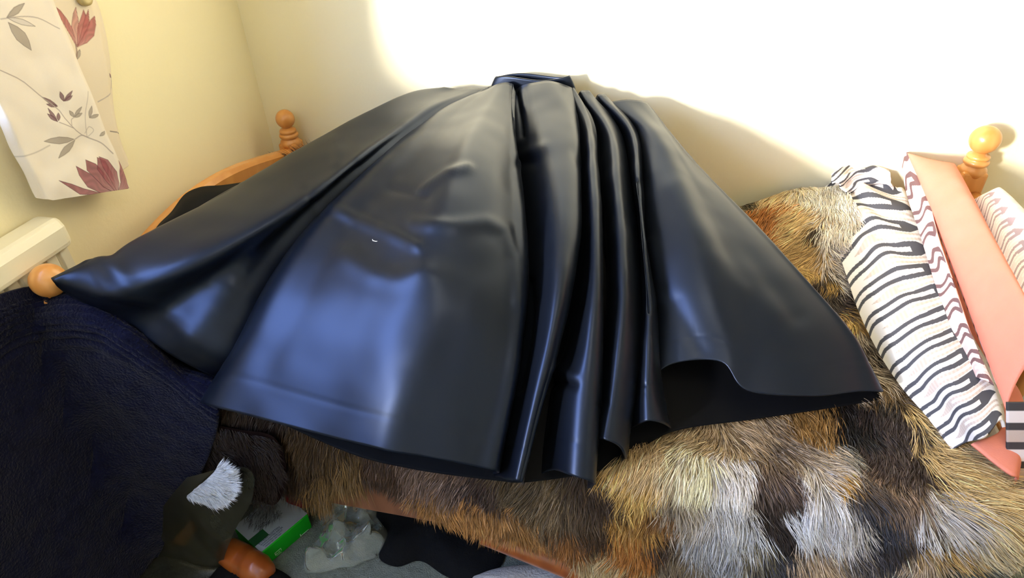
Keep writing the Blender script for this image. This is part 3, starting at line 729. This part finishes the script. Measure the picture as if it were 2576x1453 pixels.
# waistband: a stiff ring standing on the pleats
a = np.linspace(0, 2*np.pi, 72, endpoint=False); rows = []
wl = on(1234, 222, y=-.085); wr_ = on(1441, 227, y=-.085); cx = (wl[0]+wr_[0])/2; rx = (wr_[0]-wl[0])/2+.004
for h, k in ((-.05, 1.0), (-.01, 1.0), (.010, .97), (.024, .92), (.036, .87), (.041, .84)):
    x = cx+rx*k*np.cos(a); y = -.070-.016*np.sin(a)
    z = wl[2]+(wr_[2]-wl[2])*(np.cos(a)+1)/2+h-.010+.004*np.sin(3*a+1)
    rows.append(np.stack([x, y, z], -1))
gridobj('waistband', np.stack(rows), M_SATIN, skirt, close=True, solid=.004)
# lint thread lying on the big front panel
kk = np.unravel_index(np.argmin(np.hypot(SP_[..., 0]-942, SP_[..., 1]-605)-SN[..., 2]*0), SP_.shape[:2])
lp = on(942, 605, z=SG[kk][2]+.006)
lt = tube([lp+np.array(v) for v in ((-.006, .004, 0), (-.003, -.001, .0005), (.003, -.002, 0), (.007, -.001, 0))], .0006, 6)
mesh('lint_thread', *lt, M_LINT, label='tiny white lint thread on the front panel of the navy skirt', cat='thread')

# ------------------------------------------------------------------ bedding by the headboard
def chain_print(u, v, dark, beige, ground, flip=1):
    """u: rows along the pillow (1 = one motif), v: 0..1 across one repeat. Interlocking elongated hexagon chain."""
    vm = np.clip(v, -.4, 1.6)
    inb = (vm < 1.0)
    kink = .48*smooth(.10, .50, vm)-.30*smooth(-.05, -.4, vm)
    d = ((u+kink*flip) % 1)-.5
    half = .30*np.where(vm < .78, 1, np.clip((1-vm)/.22, 0, 1))*(.82+.18*smooth(.45, .7, vm))
    slot = .095*(vm < .70)
    dk = (np.abs(d) < half) & (np.abs(d) > slot) & inb
    d2 = ((u+.5+kink*flip) % 1)-.5; vb = 1-vm
    half2 = .165*np.where(vb < .72, 1, np.clip((.95-vb)/.23, 0, 1)); slot2 = .055*(vb < .62)
    bg_ = (np.abs(d2) < half2) & (np.abs(d2) > slot2) & ~dk & (vm < .97)
    bg_ |= (np.abs(d2) < .30*np.clip((vm-1.04)/.25, 0, 1)) & (vm > 1.04)
    hatch = .5+.5*np.sin(v*140)
    c = np.broadcast_to(lin(ground), u.shape+(3,)).copy()
    c[bg_] = (lin(beige)+(lin(ground)-lin(beige))*(.25*hatch)[..., None])[bg_]
    c[dk] = lin(dark)
    return c
def bedgrid(cols, n=160, per=30, zlist=None):
    K = np.stack([np.stack([on(a, b, z=z0+(z1-z0)*i/(n-1)) for i, (a, b) in enumerate(spline(np.array(p, float), n))]) for p, z0, z1 in cols])
    x = np.arange(len(K)); q = np.linspace(0, len(K)-1, (len(K)-1)*per+1)
    return np.stack([hermite(x, K[:, j], q) for j in range(n)])
def normals(G):
    N = np.cross(np.gradient(G, axis=1), np.gradient(G, axis=0)); N /= np.linalg.norm(N, axis=2)[..., None]+1e-9
    N[(N*(CAM-G)).sum(-1) < 0] *= -1
    return N
# folded reversible duvet (patterned side)
duv = empty('duvet', (.62, -.5, .6), 'folded white duvet cover with charcoal geometric chain print between the fur and peach pillow', 'duvet')
DC = [([(2050,500),(2110,640),(2170,800),(2260,960),(2330,1040),(2400,1130)], .70, .585),
      ([(2105,455),(2175,620),(2225,800),(2310,945),(2380,1020),(2440,1110)], .735, .62),
      ([(2180,462),(2255,620),(2310,790),(2385,930),(2440,1020),(2480,1100)], .752, .66),
      ([(2250,470),(2325,620),(2385,770),(2450,900),(2495,990),(2512,1060)], .755, .675),
      ([(2268,480),(2345,630),(2405,775),(2470,905),(2515,1000),(2520,1075)], .742, .665)]
n, per = 560, 84
DG = bedgrid(DC, n, per)
uu = np.linspace(0, 1, n)[:, None]*np.ones((1, DG.shape[1])); vq = np.linspace(0, 1, DG.shape[1])[None]*np.ones((n, 1))
Nn = normals(DG)
wv = .010*np.sin(uu*46+3.0*np.sin(vq*7))*np.exp(-uu*5)*smooth(0, .3, vq)*smooth(1.05, .6, vq)+.004*noise(DG, 14)
DG2 = DG+Nn*wv[..., None]
kk = vq+.04*np.sin(uu*9)
cold = chain_print(uu*11.3+.35*np.sin(vq*5)*np.exp(-uu*4), kk*1.36-.16, (78, 78, 84), (196, 178, 166), (228, 223, 218))
gridobj('patterned_face', DG2, M_DUVET, duv, col=cold, solid=.006)
# peach reverse showing as a roll along the right edge and at the near end
PC = [([(2262,482),(2342,635),(2402,780),(2468,910),(2512,1000),(2516,1080),(2440,1120)], .735, .62),
      ([(2276,488),(2356,640),(2418,780),(2482,905),(2530,985),(2550,1090),(2530,1190)], .742, .61),
      ([(2290,498),(2368,648),(2430,782),(2496,900),(2545,975),(2568,1090),(2552,1200)], .732, .60),
      ([(2316,530),(2396,672),(2462,810),(2520,925),(2566,1005),(2574,1110),(2548,1215)], .68, .57)]
PG = bedgrid(PC, 90, 10); PG = PG+normals(PG)*(.004*noise(PG, 16))[..., None]
gridobj('peach_reverse', PG, M_PEACH, duv, solid=.005, label='peach reverse side of the duvet')
# crumpled corner of the same duvet at the wall
CC = [([(2090,440),(2150,412),(2210,412),(2238,424)], .785, .79), ([(2100,452),(2150,432),(2205,432),(2240,445)], .785, .785),
      ([(2115,470),(2165,455),(2205,455),(2243,468)], .765, .765), ([(2130,490),(2175,480),(2215,478),(2246,492)], .74, .74)]
CG = bedgrid(CC, 110, 36)
uu = np.linspace(0, 1, 110)[:, None]*np.ones((1, CG.shape[1])); vq = np.linspace(0, 1, CG.shape[1])[None]*np.ones((110, 1))
CG = CG+normals(CG)*(.007*noise(CG, 34)+.006*np.sin(vq*16+5*uu))[..., None]
gridobj('crumpled_corner', CG, M_DUVET, duv, col=chain_print(vq*2.6+.5*uu, uu*1.3, (78, 78, 84), (192, 176, 168), (228, 223, 220)), solid=.004)

def pillow(name, corners, thick, parent, m1, m2, n1, n2, print1=None, print2=None, pw=.42, n=220):
    """corners: far-left, far-right, near-right, near-left of the seam outline; face n1 bulges up, n2 down."""
    a, b, c, d = [np.array(v, float) for v in corners]
    u, v = np.meshgrid(np.linspace(0, 1, n), np.linspace(0, 1, n//2), indexing='ij')
    base = (1-u)[..., None]*((1-v)[..., None]*a+v[..., None]*b)+u[..., None]*((1-v)[..., None]*d+v[..., None]*c)
    ctr = (a+b+c+d)/4
    eu, ev = np.abs(2*u-1), np.abs(2*v-1)
    pin = 1-.05*((1-ev**2)*eu**6)-.0*eu
    base = ctr+(base-ctr)*(1-.045*(eu**4*(1-ev**2)+ev**4*(1-eu**2)))[..., None]
    nrm = np.cross(b-a, d-a); nrm /= np.linalg.norm(nrm)
    if nrm@(CAM-ctr) < 0: nrm = -nrm
    h = thick*((1-eu**2.6)*(1-ev**2.6))**pw
    for nm, mm, sgn, pr in ((n1, m1, 1, print1), (n2, m2, -1, print2)):
        G = base+nrm*(sgn*h)[..., None]
        G = G+nrm*(.006*noise(G, 9)*(h/thick)+.003*noise(G+4, 24)*(h/thick))[..., None]
        gridobj(nm, G, mm, parent, col=None if pr is None else pr(u, v), flip=(sgn > 0))
pb = empty('pillow', (.74, -.45, .6), 'peach pillow with dark printed reverse leaning on the pine headboard', 'pillow')
P1 = on(2275,388, z=.845); P2 = on(2395,412, z=.86)
cA, cB, cC, cD = on(2262,392, z=.835), on(2420,430, z=.855), on(2625,905, z=.80), on(2545,1120, z=.66)
brown = (120, 92, 92)
pillow('pillow', (on(2282,384,z=.845), on(2402,412,z=.86), on(2640,860,z=.83), on(2530,1030,z=.70)), .035, pb, M_PEACH, M_DUVET, 'peach_face', 'printed_face',
       None, lambda u, v: chain_print(u*11, v*2, brown, (224, 196, 190), (246, 226, 222)))
# printed underside turned up along the left edge of the pillow
SCc = [([(2270,392),(2280,470),(2318,590),(2358,720),(2404,850),(2446,940)], .805, .68), ([(2278,386),(2305,470),(2350,590),(2395,720),(2438,850),(2476,955)], .835, .705),
       ([(2288,386),(2328,475),(2362,595),(2406,725),(2452,860),(2500,970)], .842, .705)]
n, per = 460, 44
SGp = bedgrid(SCc, n, per)
uu = np.linspace(0, 1, n)[:, None]*np.ones((1, SGp.shape[1])); vq = np.linspace(0, 1, SGp.shape[1])[None]*np.ones((n, 1))
gridobj('printed_edge', SGp, M_DUVET, pb, solid=.004, label='dark printed edge of the pillow underside',
        col=chain_print(uu*9, vq*.9+.06+.25*(1-uu)*np.sin(uu*20), brown, (226, 190, 184), (250, 216, 206)))
pc = empty('pillow', (.98, -.4, .6), 'pale pink pillow with faint grey chain print, at right beyond the headboard post', 'pillow')
pillow('pillow', (on(2448,505,z=.80), on(2515,472,z=.83), on(2800,760,z=.78), on(2590,900,z=.745)), .045, pc, M_DUVET, M_DUVET, 'patterned_face', 'patterned_reverse',
       lambda u, v: chain_print(u*11, v*1.6, (186, 164, 172), (240, 224, 226), (252, 238, 240)), lambda u, v: chain_print(u*11, v*1.6, (186, 164, 172), (240, 224, 226), (252, 238, 240)))
# striped sheet hanging at the near end of the pillows
sh = np.stack([np.stack([on(px, py, y=-.86-.06*(py-1000)/300) for px in np.linspace(2530, 2680, 20)]) for py in np.linspace(1010, 1330, 120)])
uu = np.linspace(0, 1, 120)[:, None]*np.ones((1, 20))
st = ((uu*6.6) % 1)
cs = np.where((st < .42)[..., None], lin((70, 66, 66)), np.where(((uu*6.6) % 2 < 1)[..., None], lin((226, 214, 208)), lin((196, 178, 166))))
gridobj('striped_cloth', sh, M_DUVET, None, col=cs, solid=.004, label='black and cream striped cloth hanging at the near corner below the peach duvet edge', cat='cloth')

# ------------------------------------------------------------------ navy blanket over the foot of the bed
NB = [ # rows from the top of the footboard down to the floor: pixel polyline (left to right), y of left and right end
 ([(-60,770),(0,742),(60,724),(150,716),(230,722),(300,760),(400,850)], -1.02, -.93, 0),
 ([(-60,800),(0,775),(90,752),(190,748),(270,775),(360,850),(470,930)], -1.06, -.99, 0),
 ([(-60,860),(20,815),(130,795),(240,800),(340,850),(440,930),(545,985)], -1.09, -1.03, 0),
 ([(-80,960),(20,880),(150,850),(280,860),(390,920),(480,990),(552,1040)], -1.10, -1.045, 0),
 ([(-90,1080),(30,1000),(170,960),(300,970),(410,1020),(490,1080),(535,1120)], -1.115, -1.05, 0),
 ([(-80,1210),(50,1140),(190,1110),(310,1120),(400,1150),(465,1180),(500,1205)], -1.14, -1.06, 0),
 ([(-60,1330),(70,1280),(200,1260),(300,1260),(370,1275),(415,1290),(445,1300)], -1.17, -1.08, 0),
 ([(-40,1440),(80,1400),(200,1385),(280,1385),(335,1390),(370,1400),(395,1405)], -1.20, -1.11, 0),
 ([(-20,1520),(90,1490),(200,1480),(270,1475),(315,1470),(340,1465),(352,1462)], -1.20, -1.13, 0)]
def onb(a, b, y):
    P = on(a, b, y=y)
    return P if P[0] > -1.222 else on(a, b, x=-1.222)
K = np.stack([np.stack([onb(a, b, y0+(y1-y0)*i/119) for i, (a, b) in enumerate(spline(np.array(p, float), 120))]) for p, y0, y1, _ in NB])
x = np.arange(len(K)); q = np.linspace(0, len(K)-1, 200)
BG = np.stack([hermite(x, K[:, j], q) for j in range(120)], 1)
bn = normals(BG); vv = np.linspace(0, 1, 200)[:, None]; uu = np.linspace(0, 1, 120)[None]
rib = .0065*np.sin(vv*170+4*np.sin(uu*5)+2*noise(BG, 10))*smooth(.10, .16, vv)*smooth(.46, .30, vv)
BG = BG+bn*(rib+.010*noise(BG, 8)+.003*noise(BG, 30))[..., None]
BG[..., 2] = np.maximum(BG[..., 2], .012); BG[..., 0] = np.maximum(BG[..., 0], -1.228)
nb = gridobj('navy_blanket', BG, M_NAVY, label='dark navy knitted blanket draped over the front footboard corner', cat='blanket', solid=.008)

# ------------------------------------------------------------------ things on the floor by the bed
def heap(name, outline, h, m, z0=.004, nr=26, na=96, nf=18, na_amp=.35, **kw):
    P = np.array([on(*p, z=z0) for p in outline]); P = spline(np.vstack([P, P[:1]]), na+1)[:-1]; c = P.mean(0)
    r = np.linspace(1, 0, nr)[:, None, None]
    G = c+(P-c)[None]*r
    hh = h*(1-r[..., 0]**2)**.7
    G[..., 2] = z0+hh*(1+na_amp*noise(G*np.array([1, 1, 0])+hh[..., None]*0, nf))
    if na_amp > 1: G = G+.32*h*np.abs(np.stack([noise(G, 22), noise(G+5, 22), noise(G+9, 18)], -1))*r**.3; G[..., 2] = np.maximum(G[..., 2], z0)
    V = G.reshape(-1, 3); F = [tuple(f) for f in gridF(nr, na, True)]
    return mesh(name, V, F, m, **kw)
heap('black_garment', [(905,1225),(1060,1262),(1180,1310),(1275,1365),(1262,1420),(1225,1452),(1180,1470),(1120,1448),(1050,1410),(1000,1425),(955,1405),(965,1345),(930,1300)],
     .055, M_BLACK, label='crumpled black garment lying on the carpet below the side rail', cat='clothes')
# green-sided card box
bl, br = on(672,1424,z=.0), on(786,1326,z=.0)
e = br-bl; Lb = np.hypot(e[0], e[1]); e = e/Lb; nrm_ = np.array([-e[1], e[0], 0]); Db, Hb = .13, .062
bx = empty('card_box', bl, 'flat green and grey card box lying on the carpet below the bed', 'box')
def boxp(a, b, c): return bl+e*a+nrm_*b+np.array([0, 0, c])
def boxmesh(nm, a0, a1, b0, b1, c0, c1, m, par, bv=.0015):
    V = [boxp(a, b, c) for c in (c0, c1) for a, b in ((a0, b0), (a1, b0), (a1, b1), (a0, b1))]
    o = mesh(nm, V, [(3,2,1,0),(4,5,6,7),(0,1,5,4),(1,2,6,5),(2,3,7,6),(3,0,4,7)], m, par, False)
    if bv: bevel(o, bv, 2)
    return o
boxmesh('box_body', 0, Lb, 0, Db, .001, Hb-.0015, M_GREEN, bx, .003)
top = boxmesh('printed_top', .0005, Lb-.0005, .003, Db, Hb-.0015, Hb, M_GREYC, bx, 0)
boxmesh('dark_green_panel', .0, .045, .030, .060, Hb, Hb+.0004, M_DKGREEN, top, 0)
def txt(body, size, a, b, c, ax_u, ax_v, m, par, nm='printed_text', shear=0):
    cu = bpy.data.curves.new(nm, 'FONT'); cu.body = body; cu.size = size; cu.extrude = .0002; cu.materials.append(m)
    o = bpy.data.objects.new(nm, cu); COL.objects.link(o)
    w = np.cross(ax_u, ax_v); p = boxp(a, b, c)
    mm = Matrix(((ax_u[0], ax_v[0], w[0], p[0]), (ax_u[1], ax_v[1], w[1], p[1]), (ax_u[2], ax_v[2], w[2], p[2]), (0, 0, 0, 1)))
    dg = bpy.context.evaluated_depsgraph_get(); me = bpy.data.meshes.new_from_object(o.evaluated_get(dg))
    bpy.data.objects.remove(o)
    me.transform(mm); me.transform(Matrix.Translation(tuple(-ORG(par))))
    q = bpy.data.objects.new(nm, me); put(q, parent=par); return q
Zu = np.array([0, 0, 1.0])
for i, (s, sz) in enumerate((('SUNDEL KOTTEN', .0085), ('SUNDELKOTTEN EASTER', .0062), ('INMONTERA RON LOAT', .0056), ('CEMENTERT ON TOA', .0052))):
    txt(s, sz, .010+.002*i, .026-.0068*i, Hb+.0002, e, nrm_, M_INK, top)
fr = bx
# emblem (outlined rectangle with small lettering) and short mark on the green side
fv = Zu; off = -.0012
for a0, a1, c0, c1 in ((.030, .050, .0225, .0235), (.030, .031, .012, .0235), (.049, .050, .014, .0235)):
    boxmesh('emblem', a0, a1, -.0008, .0004, c0, c1, M_PALEINK, fr, 0)
txt('ELO', .008, .031, -.0006, .0125, e, Zu, M_PALEINK, fr, 'emblem_lettering')
txt('wundpflege', .0036, .032, -.0006, .0075, e, Zu, M_PALEINK, fr, 'emblem_lettering')
for a0, a1, c0, c1 in ((Lb-.040, Lb-.038, .006, .014), (Lb-.040, Lb-.012, .005, .0062)):
    boxmesh('white_mark', a0, a1, -.0008, .0004, c0, c1, M_PALEINK, fr, 0)
# dark red cloth, tucked above the box
heap('red_cloth', [(716,1235),(742,1225),(772,1240),(790,1262),(772,1276),(742,1272),(720,1262)], .05, M_RED, z0=.06, label='small dark red cloth above the green box under the fur', cat='cloth')
# turned wooden leg lying beside the box
la, lb = on(566,1380, z=.05), on(678,1452, z=.045)
q = np.linspace(0, 1, 26)[:, None]; path = la+(lb-la)*q
rad_ = np.interp(q[:, 0], [0, .08, .2, .42, .45, .48, .51, .54, .75, .95, 1], [.030, .036, .038, .040, .0365, .040, .0365, .040, .041, .030, .014])
mesh('turned_leg', *tube(path, rad_, 22), M_DARKPINE, label='turned orange-brown wooden leg lying between clear bag and green box', cat='furniture leg')
# sloping wooden bar with rounded end below the fur
la, lb = on(1215,1345, y=-.99), on(1482,1432, y=-1.0)
q = np.linspace(0, 1, 26)[:, None]; path = la+(lb-la)*q
rad_ = np.interp(q[:, 0], [0, .85, .95, 1], [.022, .036, .032, .012])
mesh('wooden_bar', *tube(path, rad_, 22), M_DARKPINE, label='orange wooden bar with rounded end showing below the fur hem', cat='wooden bar')
# dark fur pelt with white tuft, in a clear bag
def pelt_sampler(outline, zf, c, d, ln):
    def f(N):
        o = np.array(outline, float); lo, hi = o.min(0), o.max(0)
        p = lo+(hi-lo)*rng.random((N*2, 2)); p = p[inpoly(p, outline)][:N]
        P = np.stack([zf(a, b) for a, b in p])
        Nn = np.tile(np.array([-.1, -.6, .8])/np.linalg.norm([-.1, -.6, .8]), (len(P), 1))
        J = np.array(d, float); D = np.stack([on(a+J[0]*8, b+J[1]*8, y=q[1])-q for (a, b), q in zip(p, P)]); D /= np.linalg.norm(D, axis=1)[:, None]
        C = lin(c)*np.exp(rng.normal(0, .2, len(P)))[:, None]
        return P, Nn, D, np.clip(C, .003, .93), ln*rng.uniform(.6, 1.2, len(P)), rng.uniform(.0007, .0013, len(P))
    return f
def patch(name, outline, m, parent, zf, n=26, na=64, col=None, **kw):
    o = spline(np.array(list(outline)+[outline[0]], float), na+1)[:-1]; c = o.mean(0)
    G = np.stack([[zf(*(c+(p-c)*r)) for p in o] for r in np.linspace(1, 0, n)]); G[..., 2] = np.maximum(G[..., 2], .005)
    return mesh(name, G.reshape(-1, 3), [tuple(f) for f in gridF(n, na, True)], m, parent, col=None if col is None else np.broadcast_to(lin(col), (G.reshape(-1, 3).shape[0], 3)), **kw)
zdark = lambda a, b: on(a, b, y=-1.045-.02*((b-1150)/250))
dp = patch('dark_pelt', [(500,1060),(600,1080),(690,1100),(720,1180),(690,1270),(620,1250),(560,1270),(480,1310),(400,1370),(372,1350),(430,1270),(480,1180)], M_SKIN, None, zdark,
           col=(26, 15, 13), label='dark brown fur pelt with white tuft hanging beside the navy blanket', cat='fur pelt')
make_hair(5200, 'dark_hair', pelt_sampler([(500,1060),(600,1080),(690,1100),(715,1180),(690,1265),(620,1250),(560,1265),(480,1300),(400,1365),(380,1350),(440,1270),(480,1180)], lambda a, b: zdark(a, b)+np.array([0, -.004, 0]), (30, 18, 15), (.3, 1), .03), dp, None)
tuft = [(470,1246),(500,1222),(535,1190),(552,1172),(575,1176),(592,1196),(596,1222),(584,1250),(560,1262),(535,1272),(505,1258)]
zt_ = lambda a, b: on(a, b, y=-1.10-.02*((b-1150)/250))
tu = patch('white_tuft', tuft, M_SKIN, dp, zt_, col=(214, 218, 224), label='white fur tuft')
tu_h = make_hair(5200, 'white_hair', pelt_sampler(tuft, lambda a, b: zt_(a, b)+np.array([0, -.003, 0]), (228, 232, 238), (.95, -.15), .032), tu, None)
make_hair(330, 'grey_hair', pelt_sampler([(610,1250),(690,1250),(712,1290),(660,1330),(615,1310)], lambda a, b: on(a, b, z=.085), (62, 66, 74), (.15, 1), .035), dp, None)
ft = patch('fur_tips', TIP, M_SKIN, fur, zt0, col=(60, 44, 34), label='dark fur tips at the footboard corner')
make_hair(420, 'fur_pile', pelt_sampler(TIP, lambda a, b: zt0(a, b)+np.array([0, -.003, 0]), (52, 38, 32), (-.9, -.6), .045), ft, None)
# smoky film of a garment bag hanging in front of it
bag = []
for i, (p, y) in enumerate(((((470,1200),(560,1180),(625,1180),(642,1200)), -1.085), (((420,1260),(510,1240),(600,1245),(632,1262)), -1.09), (((370,1330),(460,1330),(555,1330),(592,1330)), -1.10),
                            (((320,1400),(420,1400),(520,1405),(566,1398)), -1.11), (((270,1500),(380,1500),(490,1500),(535,1480)), -1.125))):
    bag.append(np.stack([on(a, b, y=y) for a, b in spline(np.array(p, float), 50)]))
for p, z in ((((300,1446),(420,1446),(520,1440),(556,1430)), .014), (((280,1540),(380,1540),(490,1540),(540,1500)), .010)):
    bag.append(np.stack([on(a, b, z=z) for a, b in spline(np.array(p, float), 50)]))
del bag[4]
BGm = np.stack([hermite(np.arange(6), np.stack(bag)[:, j], np.linspace(0, 5, 60)) for j in range(50)], 1)
BGm = BGm+normals(BGm)*(.006*noise(BGm, 16))[..., None]
BGm[..., 2] = np.maximum(BGm[..., 2], .008)
gridobj('garment_bag', BGm, M_FILM, label='smoky see-through plastic garment bag hanging over the white fur tuft', cat='plastic bag')
# crumpled clear bag on the carpet
o = [(800,1345),(815,1290),(850,1240),(910,1215),(935,1240),(955,1310),(975,1360),(940,1400),(880,1430),(820,1440),(760,1448),(770,1400)]
hb = heap('clear_bag', o, .07, M_CLEAR, nf=24, na_amp=1.1, nr=40, na=130, label='crumpled clear plastic bag on the carpet right of the green box', cat='plastic bag')
for p in hb.data.polygons: p.use_smooth = True
# white fluffy rug at the bottom edge
rg = [(1180,1452),(1240,1432),(1330,1420),(1420,1425),(1500,1440),(1560,1470),(1400,1560),(1150,1560)]
heap('fleece_cloth', rg, .05, mat('pale_fleece', (206, 200, 196), .95, .1, bump=('noise', 140, .5)), nf=10, label='pale fleecy cloth on the carpet below the wooden bar', cat='cloth')
heap('dark_cloth', [(520,1460),(560,1420),(620,1415),(690,1428),(730,1450),(760,1500),(560,1540)], .05, M_BLACK, label='dark cloth bundle on the carpet under the turned leg, bottom edge', cat='clothes')
